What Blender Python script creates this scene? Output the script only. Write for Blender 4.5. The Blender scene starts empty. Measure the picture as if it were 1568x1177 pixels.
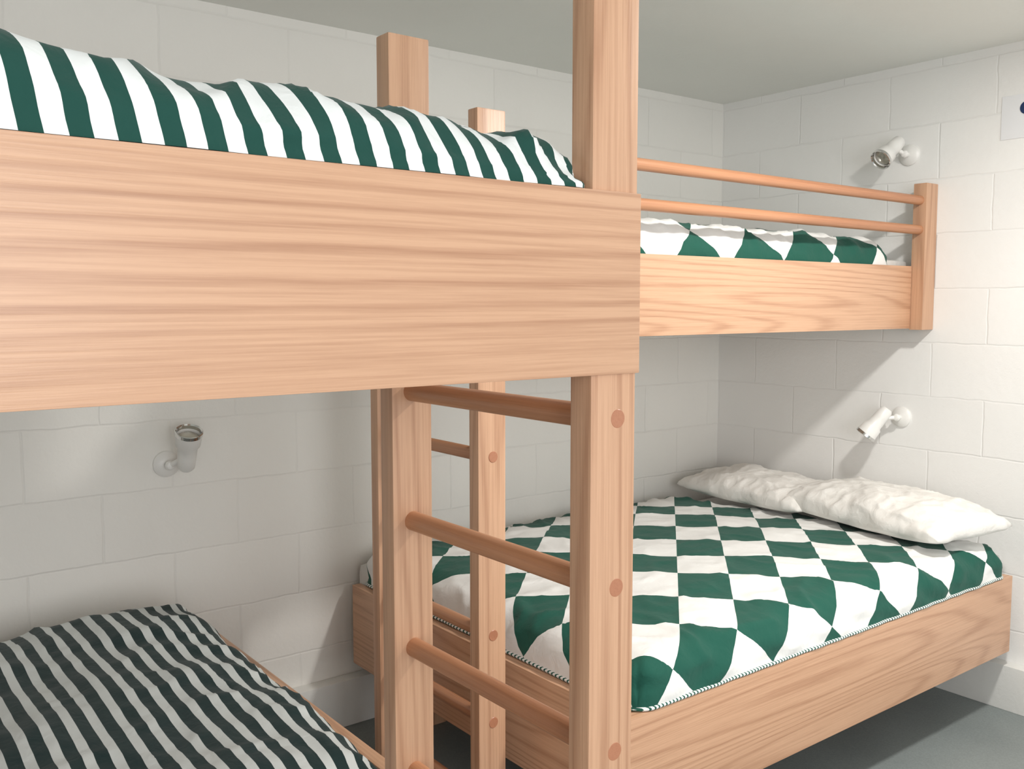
import bpy, bmesh, math, random
from mathutils import Vector, Matrix, noise
random.seed(3)
H = 1.64   # camera height above floor; everything is modelled camera-relative then lifted
scene = bpy.context.scene
col = scene.collection
scene.view_settings.view_transform = 'Standard'
scene.view_settings.look = 'None'
scene.view_settings.exposure = 0.0

# ------------------------------------------------------------ materials
def new_mat(name):
    m = bpy.data.materials.new(name); m.use_nodes = True
    nt = m.node_tree
    b = nt.nodes['Principled BSDF']
    return m, nt, b
def N(nt, t, **kw):
    n = nt.nodes.new(t)
    for k, v in kw.items(): setattr(n, k, v)
    return n
def math_node(nt, op, a, b=None, c=None):
    n = N(nt, 'ShaderNodeMath', operation=op)
    for i, x in enumerate((a, b, c)):
        if x is None: continue
        if isinstance(x, (int, float)): n.inputs[i].default_value = x
        else: nt.links.new(x, n.inputs[i])
    return n.outputs[0]
def mixcol(nt, fac, a, b, mode='MIX'):
    n = N(nt, 'ShaderNodeMix', data_type='RGBA', blend_type=mode)
    for s, x in ((n.inputs[0], fac), (n.inputs[6], a), (n.inputs[7], b)):
        if isinstance(x, (int, float)): s.default_value = x
        elif isinstance(x, tuple): s.default_value = x if len(x) == 4 else (*x, 1)
        else: nt.links.new(x, s)
    return n.outputs[2]

def wood(name, axis, light=(0.635, 0.38, 0.238), dark=(0.40, 0.20, 0.112), rings=22.0, rough=0.38, lo=0.94, along=0.27, cross=4.5):
    m, nt, b = new_mat(name)
    tc = N(nt, 'ShaderNodeTexCoord'); oi = N(nt, 'ShaderNodeObjectInfo')
    add = N(nt, 'ShaderNodeVectorMath', operation='ADD')
    sc = N(nt, 'ShaderNodeVectorMath', operation='SCALE'); 
    cmb = N(nt, 'ShaderNodeCombineXYZ')
    for i in range(3): nt.links.new(oi.outputs['Random'], cmb.inputs[i])
    nt.links.new(cmb.outputs[0], sc.inputs[0]); sc.inputs['Scale'].default_value = 13.0
    nt.links.new(tc.outputs['Object'], add.inputs[0]); nt.links.new(sc.outputs[0], add.inputs[1])
    def noise_at(along, cross, detail, rough):
        mp = N(nt, 'ShaderNodeMapping')
        s = [cross, cross, cross]; s[axis] = along
        mp.inputs['Scale'].default_value = s
        nt.links.new(add.outputs[0], mp.inputs['Vector'])
        n = N(nt, 'ShaderNodeTexNoise'); n.inputs['Scale'].default_value = 1.0
        n.inputs['Detail'].default_value = detail; n.inputs['Roughness'].default_value = rough
        nt.links.new(mp.outputs[0], n.inputs['Vector'])
        return n.outputs['Fac']
    n1 = noise_at(along, cross, 1.0, 0.25)
    wob = noise_at(5, 45, 2, 0.5)
    v = math_node(nt, 'MULTIPLY_ADD', n1, rings*6.283, math_node(nt, 'MULTIPLY', wob, 1.5))
    s = math_node(nt, 'SINE', v)
    s = math_node(nt, 'MULTIPLY_ADD', s, 0.5, 0.5)
    s = math_node(nt, 'POWER', s, 3.5)
    fib = noise_at(7.0, 330, 3, 0.6)
    fib2 = noise_at(1.6, 170, 2, 0.6)
    big = noise_at(0.25, 5, 2, 0.5)
    f = math_node(nt, 'MULTIPLY', s, 0.44)
    f = math_node(nt, 'ADD', f, math_node(nt, 'MULTIPLY_ADD', fib, 0.9, -0.46))
    f = math_node(nt, 'ADD', f, math_node(nt, 'MULTIPLY_ADD', fib2, 1.0, -0.42))
    f = math_node(nt, 'ADD', f, math_node(nt, 'MULTIPLY_ADD', big, 0.2, -0.05))
    nt.nodes[-1].use_clamp = True
    c = mixcol(nt, f, light, dark)
    hv = N(nt, 'ShaderNodeHueSaturation')
    nt.links.new(math_node(nt, 'MULTIPLY_ADD', oi.outputs['Random'], 0.12, lo), hv.inputs['Value'])
    nt.links.new(c, hv.inputs['Color'])
    nt.links.new(hv.outputs[0], b.inputs['Base Color'])
    b.inputs['Roughness'].default_value = rough
    b.inputs['Specular IOR Level'].default_value = 0.6
    bp = N(nt, 'ShaderNodeBump'); bp.inputs['Strength'].default_value = 0.15; bp.inputs['Distance'].default_value = 0.002
    nt.links.new(f, bp.inputs['Height']); nt.links.new(bp.outputs[0], b.inputs['Normal'])
    return m
WX, WY, WZ = wood('timber_grain_x', 0), wood('timber_grain_y', 1), wood('timber_grain_z', 2, rings=13, cross=7)
RL, RD = (0.54,0.26,0.135), (0.36,0.145,0.07)
ROD = wood('timber_rod_x', 0, light=RL, dark=RD, rings=5)
ROD_Y = wood('timber_rod_y', 1, light=RL, dark=RD, rings=5)
PLUG = wood('timber_plug', 1, light=(0.46,0.20,0.11), dark=(0.38,0.15,0.08), rings=4)

def wall_mat(name, axis, offs, blocks=True, colr=(0.885,0.88,0.86), z0=-0.39):
    m, nt, b = new_mat(name)
    tc = N(nt, 'ShaderNodeTexCoord'); sep = N(nt, 'ShaderNodeSeparateXYZ')
    nt.links.new(tc.outputs['Object'], sep.inputs[0])
    cmb = N(nt, 'ShaderNodeCombineXYZ')
    nt.links.new(math_node(nt, 'ADD', sep.outputs[axis], offs), cmb.inputs[0])
    nt.links.new(math_node(nt, 'ADD', sep.outputs[2], -z0 + 0.232*10), cmb.inputs[1])
    nz = N(nt, 'ShaderNodeTexNoise'); nz.inputs['Scale'].default_value = 38; nz.inputs['Detail'].default_value = 7
    nz.inputs['Roughness'].default_value = 0.65
    nt.links.new(tc.outputs['Object'], nz.inputs['Vector'])
    nz2 = N(nt, 'ShaderNodeTexNoise'); nz2.inputs['Scale'].default_value = 2.2; nz2.inputs['Detail'].default_value = 3
    nt.links.new(tc.outputs['Object'], nz2.inputs['Vector'])
    c = mixcol(nt, nz2.outputs['Fac'], tuple(x*0.95 for x in colr), tuple(min(1, x*1.03) for x in colr))
    h = math_node(nt, 'MULTIPLY', nz.outputs['Fac'], 0.75)
    if blocks:
        nw = N(nt, 'ShaderNodeTexNoise'); nw.inputs['Scale'].default_value = 9
        nt.links.new(tc.outputs['Object'], nw.inputs['Vector'])
        sv = N(nt, 'ShaderNodeVectorMath', operation='SCALE'); sv.inputs['Scale'].default_value = 0.014
        nt.links.new(nw.outputs['Color'], sv.inputs[0])
        av = N(nt, 'ShaderNodeVectorMath', operation='ADD')
        nt.links.new(cmb.outputs[0], av.inputs[0]); nt.links.new(sv.outputs[0], av.inputs[1])
        br = N(nt, 'ShaderNodeTexBrick'); br.offset = 0.5; br.offset_frequency = 2; br.squash = 1
        br.inputs['Scale'].default_value = 1.0
        br.inputs['Brick Width'].default_value = 0.464; br.inputs['Row Height'].default_value = 0.232
        br.inputs['Mortar Size'].default_value = 0.0055; br.inputs['Mortar Smooth'].default_value = 1.0
        br.inputs['Color1'].default_value = (1,1,1,1); br.inputs['Color2'].default_value = (0.97,0.97,0.97,1)
        br.inputs['Mortar'].default_value = (0.955,0.955,0.955,1)
        nt.links.new(av.outputs[0], br.inputs['Vector'])
        c = mixcol(nt, 0.8, c, br.outputs['Color'], 'MULTIPLY')
        # joints fade in and out under the paint
        nf = N(nt, 'ShaderNodeTexNoise'); nf.inputs['Scale'].default_value = 3.5
        nt.links.new(tc.outputs['Object'], nf.inputs['Vector'])
        h = math_node(nt, 'SUBTRACT', h, math_node(nt, 'MULTIPLY', br.outputs['Fac'], math_node(nt, 'MULTIPLY_ADD', nf.outputs['Fac'], 1.8, -0.1)))
    nt.links.new(c, b.inputs['Base Color'])
    b.inputs['Roughness'].default_value = 0.6
    bp = N(nt, 'ShaderNodeBump'); bp.inputs['Strength'].default_value = 0.42; bp.inputs['Distance'].default_value = 0.005
    nt.links.new(h, bp.inputs['Height']); nt.links.new(bp.outputs[0], b.inputs['Normal'])
    return m
M_BACK = wall_mat('painted_block_back', 0, 0.35+4.64, colr=(0.87,0.855,0.81))
M_RIGHT = wall_mat('painted_block_side', 1, -1.87+4.64)
M_CEIL = wall_mat('ceiling_paint', 0, 0, False, (0.86,0.865,0.82))
M_TRIM = wall_mat('plinth_paint', 0, 0, False, (0.80,0.80,0.77))

def floor_mat():
    m, nt, b = new_mat('grey_floor_paint')
    tc = N(nt, 'ShaderNodeTexCoord')
    nz = N(nt, 'ShaderNodeTexNoise'); nz.inputs['Scale'].default_value = 3; nz.inputs['Detail'].default_value = 8
    nt.links.new(tc.outputs['Object'], nz.inputs['Vector'])
    nz2 = N(nt, 'ShaderNodeTexNoise'); nz2.inputs['Scale'].default_value = 160; nz2.inputs['Detail'].default_value = 3
    nt.links.new(tc.outputs['Object'], nz2.inputs['Vector'])
    c = mixcol(nt, nz.outputs['Fac'], (0.18,0.205,0.205), (0.27,0.30,0.295))
    c = mixcol(nt, 0.3, c, nz2.outputs['Fac'], 'SOFT_LIGHT')
    nt.links.new(c, b.inputs['Base Color'])
    b.inputs['Roughness'].default_value = 0.6
    return m
M_FLOOR = floor_mat()

def fabric_bump(nt, b, tc, st=0.25):
    nz = N(nt, 'ShaderNodeTexNoise'); nz.inputs['Scale'].default_value = 22; nz.inputs['Detail'].default_value = 5
    nz.inputs['Distortion'].default_value = 0.8
    nt.links.new(tc.outputs['Object'], nz.inputs['Vector'])
    bp = N(nt, 'ShaderNodeBump'); bp.inputs['Strength'].default_value = st; bp.inputs['Distance'].default_value = 0.012
    nt.links.new(nz.outputs['Fac'], bp.inputs['Height']); nt.links.new(bp.outputs[0], b.inputs['Normal'])
    b.inputs['Roughness'].default_value = 0.85
    b.inputs['Specular IOR Level'].default_value = 0.2
    b.inputs['Sheen Weight'].default_value = 0.1
def stripe_mat(name, period, dark, white, duty=0.5, off=0.0, shear=0.0):
    m, nt, b = new_mat(name)
    tc = N(nt, 'ShaderNodeTexCoord'); sep = N(nt, 'ShaderNodeSeparateXYZ')
    nt.links.new(tc.outputs['UV'], sep.inputs[0])
    u = math_node(nt, 'MULTIPLY_ADD', sep.outputs[1], shear, sep.outputs[0])
    f = math_node(nt, 'FRACT', math_node(nt, 'MULTIPLY_ADD', u, 1/period, off))
    f = math_node(nt, 'LESS_THAN', f, duty)
    nt.links.new(mixcol(nt, f, white, dark), b.inputs['Base Color'])
    fabric_bump(nt, b, tc)
    return m
def check_mat(name, sa, sb, dark, white, off=(0,0)):
    m, nt, b = new_mat(name)
    tc = N(nt, 'ShaderNodeTexCoord'); sep = N(nt, 'ShaderNodeSeparateXYZ')
    nt.links.new(tc.outputs['UV'], sep.inputs[0])
    def lin(a, bb, s, o):
        x = math_node(nt, 'MULTIPLY', sep.outputs[0], a/s)
        return math_node(nt, 'FLOOR', math_node(nt, 'ADD', math_node(nt, 'MULTIPLY_ADD', sep.outputs[1], bb/s, x), o+40))
    p = lin(0.682, -0.731, sa, off[0]); q = lin(0.656, 0.755, sb, off[1])
    f = math_node(nt, 'MODULO', math_node(nt, 'ADD', p, q), 2.0)
    f = math_node(nt, 'GREATER_THAN', f, 0.5)
    nt.links.new(mixcol(nt, f, white, dark), b.inputs['Base Color'])
    fabric_bump(nt, b, tc)
    return m
GREEN = (0.014, 0.095, 0.068); WHITE = (0.86, 0.86, 0.84)
M_STR1 = stripe_mat('stripe_cotton', 0.0455, (0.014,0.07,0.056), (0.84,0.87,0.87), shear=0.13)
M_STR2 = stripe_mat('stripe_cotton_shaded', 0.051, (0.012,0.030,0.030), (0.58,0.61,0.60), 0.56)  # same striped cotton for the lower bed, bunk shade put into its colours
M_CHK = check_mat('check_cotton', 0.172, 0.232, GREEN, WHITE, (0.38, 1.10))
M_CHK2 = check_mat('check_cotton_b', 0.20, 0.24, GREEN, WHITE)
def plain(name, c, rough=0.6, metal=0.0, fab=False):
    m, nt, b = new_mat(name)
    tc = N(nt, 'ShaderNodeTexCoord')
    nz = N(nt, 'ShaderNodeTexNoise'); nz.inputs['Scale'].default_value = 12
    nt.links.new(tc.outputs['Object'], nz.inputs['Vector'])
    nt.links.new(mixcol(nt, nz.outputs['Fac'], tuple(x*0.96 for x in c), c), b.inputs['Base Color'])
    b.inputs['Roughness'].default_value = rough; b.inputs['Metallic'].default_value = metal
    if fab: fabric_bump(nt, b, tc, 0.4)
    return m
M_LINEN = plain('white_linen', (0.84,0.82,0.78), 0.9, 0, True)
M_MATT = plain('mattress_ticking', (0.75,0.74,0.71), 0.9, 0, True)
M_LAMP = plain('lamp_white_enamel', (0.84,0.83,0.80), 0.35)
M_CHROME = plain('chrome', (0.75,0.75,0.74), 0.15, 1.0)
M_BULB = plain('lamp_reflector', (0.55,0.52,0.45), 0.25, 0.6)
M_BLUE = plain('blue_enamel', (0.008,0.03,0.11), 0.4)
M_PLATE = plain('plate_white', (0.86,0.87,0.89), 0.4)
def piping_mat():
    m, nt, b = new_mat('piping_cord')
    tc = N(nt, 'ShaderNodeTexCoord'); sep = N(nt, 'ShaderNodeSeparateXYZ')
    nt.links.new(tc.outputs['Object'], sep.inputs[0])
    s = math_node(nt, 'ADD', sep.outputs[0], math_node(nt, 'MULTIPLY', sep.outputs[1], 0.8))
    f = math_node(nt, 'LESS_THAN', math_node(nt, 'FRACT', math_node(nt, 'MULTIPLY_ADD', s, 1/0.014, 500)), 0.4)
    nt.links.new(mixcol(nt, f, WHITE, GREEN), b.inputs['Base Color']); b.inputs['Roughness'].default_value = 0.9
    return m
M_PIPE = piping_mat()

# ------------------------------------------------------------ mesh helpers
tops = []
def link(o, parent=None, top=False):
    col.objects.link(o)
    if parent: o.parent = parent
    else: tops.append(o)
    return o
def empty(name, loc=(0,0,0)):
    e = bpy.data.objects.new(name, None); e.empty_display_size = 0.1
    return link(e)
def mesh_obj(name, bm, mat, parent=None, smooth=False):
    me = bpy.data.meshes.new(name); bm.normal_update(); bm.to_mesh(me); bm.free()
    if smooth:
        for p in me.polygons: p.use_smooth = True
        me.set_sharp_from_angle(angle=math.radians(40))
    o = bpy.data.objects.new(name, me); me.materials.append(mat)
    return link(o, parent)
def box(name, x0, x1, y0, y1, z0, z1, mat, parent=None, bev=0.003):
    bm = bmesh.new()
    bmesh.ops.create_cube(bm, size=1)
    for v in bm.verts:
        v.co = Vector((x0 if v.co.x < 0 else x1, y0 if v.co.y < 0 else y1, z0 if v.co.z < 0 else z1))
    if bev:
        bmesh.ops.bevel(bm, geom=bm.edges[:], offset=bev, segments=2, profile=0.7, affect='EDGES')
    return mesh_obj(name, bm, mat, parent, smooth=bool(bev))
def lathe(name, origin, axis, prof, mat, parent=None, seg=32):
    """prof: list of (t along axis, radius)"""
    axis = Vector(axis).normalized(); o = Vector(origin)
    a = axis.orthogonal().normalized(); b = axis.cross(a)
    bm = bmesh.new(); rings = []
    for t, r in prof:
        if r < 1e-5: rings.append([bm.verts.new(o+axis*t)])
        else: rings.append([bm.verts.new(o+axis*t+(a*math.cos(2*math.pi*i/seg)+b*math.sin(2*math.pi*i/seg))*r) for i in range(seg)])
    for r0, r1 in zip(rings, rings[1:]):
        for i in range(seg):
            j = (i+1) % seg
            if len(r0) == 1 and len(r1) == 1: continue
            if len(r0) == 1: bm.faces.new((r0[0], r1[j], r1[i]))
            elif len(r1) == 1: bm.faces.new((r0[i], r0[j], r1[0]))
            else: bm.faces.new((r0[i], r0[j], r1[j], r1[i]))
    bmesh.ops.recalc_face_normals(bm, faces=bm.faces[:])
    return mesh_obj(name, bm, mat, parent, smooth=True)
def rod(name, p0, p1, r, mat, parent=None):
    p0, p1 = Vector(p0), Vector(p1); L = (p1-p0).length
    e = min(0.003, r*0.3)
    return lathe(name, p0, p1-p0, [(0,0),(0,r-e),(e,r),(L-e,r),(L,r-e),(L,0)], mat, parent)
def tube(name, pts, r, mat, parent=None, seg=8):
    bm = bmesh.new(); rings = []
    n = len(pts)
    for i, p in enumerate(pts):
        t = (pts[min(i+1, n-1)]-pts[max(i-1, 0)]).normalized()
        a = t.cross(Vector((0,0,1))).normalized(); b = t.cross(a)
        rings.append([bm.verts.new(p+(a*math.cos(2*math.pi*k/seg)+b*math.sin(2*math.pi*k/seg))*r) for k in range(seg)])
    for r0, r1 in zip(rings, rings[1:]):
        for k in range(seg):
            j = (k+1) % seg
            bm.faces.new((r0[k], r0[j], r1[j], r1[k]))
    bmesh.ops.recalc_face_normals(bm, faces=bm.faces[:])
    return mesh_obj(name, bm, mat, parent, smooth=True)

def fbm(x, y, s, seed):
    return noise.noise(Vector((x*s, y*s, seed)))
def ridge(x, y, s, seed):
    return 1-abs(noise.noise(Vector((x*s, y*s, seed))))*2
def duvet(name, x0, x1, y0, y1, ztop, zlow, mat, r=0.09, step=0.016, seed=1.0, crown=0.0, wr=0.012, puff=0.012,
          mod=None, parent=None, piping=False, uvoff=(0,0), rc=0.10):
    """draped cover: arclength-parametrised so fabric pattern is not stretched"""
    side = max(0.0, (ztop-zlow)-r)
    arc = math.pi*r/2
    def prof(s, L, w):
        fl = False
        if s > L/2: s = L-s; fl = True
        if s < side: h, d = 0.0, r+side-s
        elif s < side+arc:
            th = (s-side)/r; h, d = r*(1-math.cos(th)), r*(1-math.sin(th))
        else: h, d = r+(s-side-arc), 0.0
        return (w-h if fl else h), d
    wx, wy = x1-x0, y1-y0
    Lx, Ly = wx-2*r+2*(side+arc), wy-2*r+2*(side+arc)
    nx, ny = int(Lx/step), int(Ly/step)
    bm = bmesh.new(); uvl = bm.loops.layers.uv.new('UVMap'); g = []; uvs = {}
    for i in range(nx+1):
        row = []
        for j in range(ny+1):
            s, t = Lx*i/nx, Ly*j/ny
            hx, dx = prof(s, Lx, wx); hy, dy = prof(t, Ly, wy)
            D = r+side
            drop = min(D, math.hypot(dx, dy))
            x, y = x0+hx, y0+hy
            ex = min(hx, wx-hx); ey = min(hy, wy-hy)
            if ex < rc and ey < rc:
                vx, vy = rc-ex, rc-ey; m_ = max(vx, vy); l = math.hypot(vx, vy)
                k = m_/l if l > 0 else 1
                x += (vx-vx*k)*(1 if hx < wx/2 else -1); y += (vy-vy*k)*(1 if hy < wy/2 else -1)
            z = ztop-drop
            k = 1-(drop/D)**2       # no vertical noise at the resting hem
            cx = math.sin(math.pi*hx/wx); cy = math.sin(math.pi*hy/wy)
            z += crown*min(1, cx*cy*1.6)
            z += k*(puff*fbm(x, y, 3.2, seed)+puff*0.5*fbm(x, y, 8, seed+3))
            edge = math.exp(-min(ex, ey)/0.14)
            w = ridge(x*1.0, y, 7.5, seed+7)
            w2 = ridge(x+z, y*0.8-z, 15, seed+9)
            z += k*(wr*(0.35+edge)*(max(0, w-0.45)*1.3)+wr*0.35*(0.3+edge)*max(0, w2-0.4))
            out = wr*1.2*fbm(x+y*0.3, z*2+y, 11, seed+5)*min(1, (dx+dy)/r)*(0.3+0.7*k)
            if dx > 0: x += -out if hx < wx/2 else out
            if dy > 0: y += -out if hy < wy/2 else out
            xb = x
            if mod: x, y, z = mod(x, y, z)
            v = bm.verts.new((x, y, max(z, zlow))); row.append(v); uvs[v] = (s+uvoff[0]+x-xb, t+uvoff[1])
        g.append(row)
    loop = [v.co.copy() for v in [g[0][j] for j in range(ny, -1, -1)]+[g[i][0] for i in range(1, nx+1)]+[g[nx][j] for j in range(1, ny+1)]]
    for i in range(nx):
        for j in range(ny):
            f = bm.faces.new((g[i][j], g[i+1][j], g[i+1][j+1], g[i][j+1]))
            for lp in f.loops: lp[uvl].uv = uvs[lp.vert]
    me = bpy.data.meshes.new(name); bm.normal_update(); bm.to_mesh(me); bm.free()
    for p in me.polygons: p.use_smooth = True
    o = bpy.data.objects.new(name, me); me.materials.append(mat)
    link(o, parent)
    if piping:
        pts = [loop[0]]
        for p in loop[1:]:
            if (p-pts[-1]).length > 0.008: pts.append(p)
        pts = [p+Vector((0,0,0.004)) for p in pts]
        tube('piping', pts, 0.0055, M_PIPE, o)
    return o
def pillow(name, c, lx, ly, h, rot, mat, tilt=(0,0), seed=0.0, n=90):
    bm = bmesh.new(); top = []; bot = []
    R = Matrix.Rotation(rot, 3, 'Z') @ Matrix.Rotation(tilt[0], 3, 'X') @ Matrix.Rotation(tilt[1], 3, 'Y')
    C = Vector(c)
    def P(i, j, s):
        u, v = -1+2*i/n, -1+2*j/n
        e = max(0, (1-abs(u)**2.6))*max(0, (1-abs(v)**2.6))
        th = h*0.5*e**0.5
        pinch = 1-0.06*(1-abs(v)**2)*abs(u)**4
        pinchv = 1-0.06*(1-abs(u)**2)*abs(v)**4
        x, y = u*lx/2*pinch, v*ly/2*pinchv
        q = max(0, abs(u)-0.75)*max(0, abs(v)-0.75)/0.0625
        x *= 1-0.07*q; y *= 1-0.05*q
        x += 0.016*fbm(y, u, 8, seed+5)*abs(u)**3; y += 0.016*fbm(x, v, 8, seed+6)*abs(v)**3
        z = s*th
        if s > 0:
            z += 0.022*fbm(x, y, 6, seed)*e**0.3 + 0.026*max(0, ridge(x, y, 8, seed+2)-0.5)*(1-e*0.5)*(e**0.2)
            z += 0.013*max(0, ridge(x, y, 17, seed+3)-0.4)*(1-e*0.6)*(e**0.2)
        return C+R@Vector((x, y, z))
    for i in range(n+1):
        top.append([bm.verts.new(P(i, j, 1)) for j in range(n+1)])
    for i in range(n+1):
        bot.append([top[i][j] if i in (0, n) or j in (0, n) else bm.verts.new(P(i, j, -0.5)) for j in range(n+1)])
    for i in range(n):
        for j in range(n):
            bm.faces.new((top[i][j], top[i+1][j], top[i+1][j+1], top[i][j+1]))
            bm.faces.new((bot[i][j], bot[i][j+1], bot[i+1][j+1], bot[i+1][j]))
    me = bpy.data.meshes.new(name); bm.normal_update(); bm.to_mesh(me); bm.free()
    for p in me.polygons: p.use_smooth = True
    o = bpy.data.objects.new(name, me); me.materials.append(mat)
    return link(o)

# ------------------------------------------------------------ room
XR, YB, ZC, ZF, XL, YF = 3.90, 3.26, 1.03, -H, -1.35, -2.3
box('wall_back', XL-0.12, XR+0.12, YB, YB+0.12, ZF-0.1, ZC+0.1, M_BACK, bev=0)
box('wall_right', XR, XR+0.12, YF, YB, ZF-0.1, ZC+0.1, M_RIGHT, bev=0)
box('wall_left', XL-0.12, XL, YF, YB, ZF-0.1, ZC+0.1, M_RIGHT, bev=0)
box('ceiling', XL, XR, YF, YB, ZC, ZC+0.1, M_CEIL, bev=0)
box('floor', XL, XR, YF, YB, ZF-0.1, ZF, M_FLOOR, bev=0)
box('baseboard_back', XL, XR, YB-0.06, YB, ZF, -1.455, M_TRIM, bev=0.006)
box('baseboard_right', XR-0.06, XR, YF, YB-0.06, ZF, -1.455, M_TRIM, bev=0.006)

BT, BB = 0.163, -0.102
RUNGS = [-0.169, -0.426, -0.683, -0.94, -1.197, -1.452]
PT = 0.508
# ---- left bunk
lb = empty('bunk_bed')
PX0, PX1 = 0.921, 1.011
box('front_board', -1.25, PX1+0.001, 0.997, 1.032, BB, BT, WX, lb, 0.002)
box('post_1', PX0, PX1, 1.004, 1.05, ZF, PT+0.03, WZ, lb, 0.004)
box('post_2', PX0, PX1, 1.57, 1.616, ZF, PT, WZ, lb, 0.004)
box('post_3', -1.25, -1.16, 1.034, 1.08, ZF, BB+0.2, WZ, lb, 0.004)
box('post_4', -1.25, -1.16, 2.10, 2.146, ZF, PT, WZ, lb, 0.004)
box('post_5', PX0, PX1, 2.10, 2.146, BB, PT-0.3, WZ, lb, 0.004)
box('end_board', PX0-0.036, PX0-0.001, 1.051, 2.146, BB, BT-0.03, WY, lb, 0.002)
box('back_board', -1.25, PX0-0.04, 2.147, 2.182, BB, BT, WX, lb, 0.002)
for k in range(12):
    x = -1.14+k*0.172
    box('slat_%d' % (k+1), x, x+0.09, 1.035, 2.145, BB+0.03, BB+0.05, WY, lb, 0.002)
for k, z in enumerate(RUNGS):
    rod('rung_%d' % (k+1), (0.966, 1.045, z), (0.966, 1.575, z), 0.019, ROD_Y, lb)
    rod('plug_%d' % (k+1), (0.975, 1.0035, z), (0.975, 1.03, z), 0.0165, PLUG, lb)
# lower left bed
LX1 = 1.075
ll = empty('low_bed')
LT, LB = -1.08, -1.39
box('end_board', LX1-0.036, LX1, 1.665, YB-0.064, LT-0.31, LT+0.01, WY, ll, 0.003)
box('front_board', -1.25, LX1-0.037, 1.665, 1.70, LB, LT, WX, ll, 0.003)
for k in range(12):
    x = -1.2+k*0.185
    box('slat_%d' % (k+1), x, x+0.1, 1.701, YB-0.07, LT-0.2, LT-0.18, WY, ll, 0.002)
for i, (x, y) in enumerate([(-1.2,1.75),(0.9,1.75),(-1.2,3.05),(0.9,3.05)]):
    box('leg_%d' % (i+1), x, x+0.09, y, y+0.09, ZF, LT-0.2, WZ, ll, 0.003)

# ---- right bunk (upper)
rb = empty('bunk_bed.001')
BX0, BX1 = 1.505, 1.60
box('front_board', BX0, XR-0.095, 2.145, 2.18, BB, BT, WX, rb, 0.003)
box('post_1', BX0, BX1, 2.10, 2.144, ZF, PT+0.022, WZ, rb, 0.004)
box('post_2', BX0, BX1, 2.66, 2.705, ZF, PT-0.03, WZ, rb, 0.004)
box('post_3', 1.885, 1.975, 2.10, 2.144, BB, PT, WZ, rb, 0.004)
box('post_4', XR-0.093, XR-0.001, 2.092, 2.15, BB-0.005, PT, WZ, rb, 0.004)
box('end_board', BX1-0.03, BX1, 2.706, YB-0.002, BB, BT-0.02, WY, rb, 0.003)
for k, z in enumerate([0.437, 0.314]):
    rod('guard_rail_%d' % (k+1), (1.95, 2.121, z), (XR-0.06, 2.121, z), 0.0195, ROD, rb)
for k in range(12):
    x = BX0+0.12+k*0.19
    box('slat_%d' % (k+1), x, x+0.1, 2.181, YB-0.01, BB+0.03, BB+0.05, WY, rb, 0.002)
for k, z in enumerate(RUNGS):
    rod('rung_%d' % (k+1), (1.552, 2.13, z), (1.552, 2.67, z), 0.019, ROD_Y, rb)
    rod('plug_%d' % (k+1), (1.556, 2.0985, z), (1.556, 2.12, z), 0.0175, PLUG, rb)
# lower right double bed
rl = empty('low_bed.001')
RX0, RY0 = 1.69, 1.69
box('front_board', RX0+0.0, XR-0.062, RY0, RY0+0.036, LB, LT, WX, rl, 0.003)
box('end_board', RX0, RX0+0.036, RY0+0.037, YB-0.062, LB, LT, WY, rl, 0.003)
for k in range(12):
    x = RX0+0.05+k*0.18
    box('slat_%d' % (k+1), x, x+0.1, RY0+0.037, YB-0.062, LT-0.2, LT-0.18, WY, rl, 0.002)
for i, (x, y) in enumerate([(1.9,2.15),(3.5,2.15),(1.9,3.0),(3.5,3.0)]):
    box('leg_%d' % (i+1), x, x+0.09, y, y+0.09, ZF, LT-0.2, WZ, rl, 0.003)

# mattresses
def mattress(parent, *a): return box('mattress', *a, M_MATT, parent, 0.04)
mattress(lb, -1.14, PX0-0.045, 1.09, 2.13, BB+0.052, BT+0.03)
mattress(rb, BX1+0.01, XR-0.02, 2.20, YB-0.02, BB+0.052, BT+0.03)
mattress(ll, -1.2, 0.97, 1.74, YB-0.09, LT-0.178, LT+0.05)
mattress(rl, RX0+0.045, XR-0.02, RY0+0.06, YB-0.02, LT-0.178, LT+0.07)

# ------------------------------------------------------------ bedding
def sst(a, b, x):
    t = max(0, min(1, (x-a)/(b-a))); return t*t*(3-2*t)
def m1(x, y, z):
    k = max(0, min(1, (z-0.165)/0.07))
    z -= k*(0.030*sst(0.05, 0.5, x)+0.021*sst(0.42, 0.85, x))
    z += k*0.010*math.exp(-((x-0.12)**2)/0.004)
    # fabric bunched up at the ladder end
    b = sst(0.70, 0.84, x)*max(0, min(1, (z-0.168)/0.03))
    z += b*0.024*(max(0, ridge(x*1.6, y*0.8, 11, 31.0)-0.35)-0.15)
    y += b*0.008*fbm(x*1.8, z*2, 14, 17.0)
    return x, max(y, 1.0), z
duvet('striped_duvet', -1.1, 0.9195, 1.006, 2.12, 0.283, 0.1645, M_STR1, r=0.09, seed=2.3, crown=0.010, wr=0.015, puff=0.018, mod=m1, step=0.010, rc=0.03)
def m2(x, y, z):
    g = math.exp(-((x-0.78)**2+(y-2.78)**2)/0.05)
    return x, y, z+0.035*g
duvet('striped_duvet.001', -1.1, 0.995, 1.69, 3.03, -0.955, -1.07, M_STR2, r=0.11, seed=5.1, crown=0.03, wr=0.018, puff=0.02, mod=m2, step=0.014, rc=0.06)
def m3(x, y, z):
    w = max(0, min(1, (x-1.9)/1.5))
    return x-0.20*(y-1.7)*w, y, z
duvet('checkered_duvet', 1.725, 3.80, 1.692, 3.20, -0.945, -1.077, M_CHK, r=0.10, seed=8.2, crown=0.025, wr=0.017, puff=0.010,
      mod=m3, step=0.013, piping=True, rc=0.07)
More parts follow.
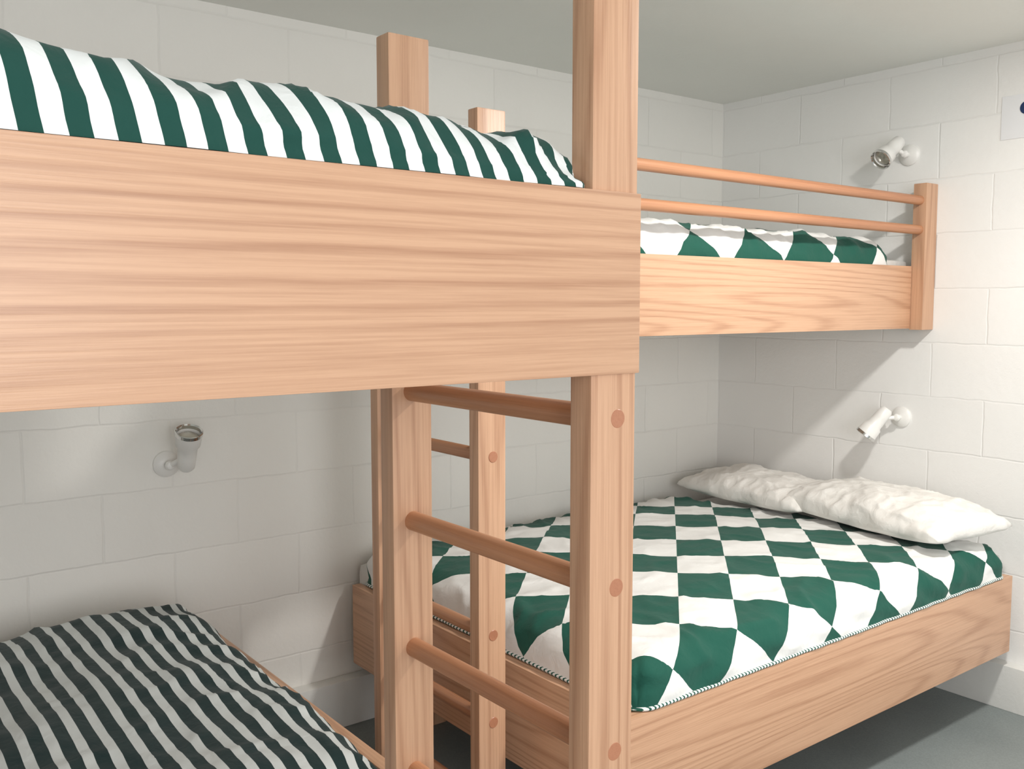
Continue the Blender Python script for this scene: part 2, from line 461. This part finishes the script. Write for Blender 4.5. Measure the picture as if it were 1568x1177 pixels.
duvet('checkered_duvet.001', 1.63, 3.76, 2.188, 3.22, 0.275, 0.1645, M_CHK2, r=0.108, seed=11.2, crown=0.02, wr=0.018, puff=0.016, uvoff=(0.05,0))
pillow('pillow', (3.62, 2.12, -0.87), 0.46, 0.88, 0.21, math.radians(-10), M_LINEN, (0.0, -0.03), 1.0)
pillow('pillow.001', (3.65, 2.77, -0.885), 0.42, 0.78, 0.18, math.radians(-4), M_LINEN, (0.0, -0.03), 4.0)

# ------------------------------------------------------------ wall lamps
def wall_lamp(name, base, nrm, head, aim, L=0.15, r=0.036):
    e = empty(name)
    base, nrm, head, aim = Vector(base), Vector(nrm), Vector(head), Vector(aim).normalized()
    lathe('base', base, nrm, [(0,0),(0,0.045),(0.008,0.045),(0.016,0.036),(0.022,0.014),(0.022,0)], M_LAMP, e)
    elbow = base+nrm*0.045
    lathe('stem', base+nrm*0.015, nrm, [(0,0.011),(0.04,0.011),(0.045,0)], M_LAMP, e)
    lathe('joint', elbow-nrm*0.012, nrm, [(0,0),(0.003,0.012),(0.012,0.017),(0.021,0.012),(0.024,0)], M_LAMP, e, 24)
    rod('arm', elbow, head-aim*0.02, 0.009, M_LAMP, e)
    lathe('shade', head-aim*L*0.5, aim, [(0,0),(0.002,r*0.55),(0.012,r*0.78),(L*0.35,r*0.86),(L*0.62,r*0.9),(L*0.68,r*1.12),(L,r*1.25),
        (L,r*1.15),(L*0.7,r*0.95),(L*0.55,r*0.6),(L*0.55,0)], M_LAMP, e)
    lathe('rim', head+aim*L*0.5, aim, [(-0.008,r*1.26),(0.004,r*1.28),(0.006,r*1.2),(0.002,r*1.1),(-0.01,r*1.1)], M_CHROME, e)
    lathe('bulb', head+aim*L*0.10, aim, [(0,0),(0.0,r*0.5),(0.025,r*0.9),(0.042,r*0.95),(0.05,r*0.6),(0.052,0)], M_BULB, e)
wall_lamp('wall_lamp', (XR, 2.225, 0.645), (-1,0,0), (3.79, 2.25, 0.66), (-0.72,0.12,-0.55))
wall_lamp('wall_lamp.001', (XR, 2.22, -0.495), (-1,0,0), (3.80, 2.28, -0.515), (-0.35,0.45,-0.75))
wall_lamp('wall_lamp.002', (1.015, YB, -0.545), (0,-1,0), (1.05, 3.14, -0.49), (-0.05,-0.42,0.9))
sp = empty('wall_sign')
box('plate', XR-0.004, XR, 1.58, 1.84, 0.655, 0.825, M_PLATE, sp, 0.001)
lathe('blue_dot', (XR-0.004, 1.743, 0.77), (-1,0,0), [(0,0.025),(0.003,0.025),(0.003,0)], M_BLUE, sp)

for o in tops: o.location.z += H

# ------------------------------------------------------------ lights
def area(name, loc, target, sx, sy, power, color=(1,1,1)):
    l = bpy.data.lights.new(name, 'AREA'); l.shape = 'RECTANGLE'; l.size = sx; l.size_y = sy
    l.energy = power; l.color = color
    o = bpy.data.objects.new(name, l); col.objects.link(o)
    o.location = loc; o.rotation_euler = (Vector(target)-Vector(loc)).to_track_quat('-Z', 'Y').to_euler()
    return o
area('window_light', (0.2, -2.2, 0.1+H), (0.5, 2, -0.3+H), 2.0, 1.8, 62, (0.99,0.99,1.0))
area('ceiling_light', (2.6, 0.97, 1.0+H), (2.6, 0.97, 0), 0.16, 0.16, 44, (1.0,0.97,0.92))
w = bpy.data.worlds.new('world'); scene.world = w; w.use_nodes = True
w.node_tree.nodes['Background'].inputs[0].default_value = (1.0,0.995,0.985,1)
w.node_tree.nodes['Background'].inputs[1].default_value = 1.10

# ------------------------------------------------------------ camera
cam = bpy.data.cameras.new('camera'); co = bpy.data.objects.new('camera', cam); col.objects.link(co)
cam.sensor_width = 36; cam.lens = 36*1440/1568; cam.clip_start = 0.02
yaw = math.radians(52.3); p = math.radians(4.85)
f = Vector((math.cos(yaw)*math.cos(p), math.sin(yaw)*math.cos(p), -math.sin(p)))
co.location = (0, 0, H); co.rotation_euler = f.to_track_quat('-Z', 'Y').to_euler()
scene.camera = co
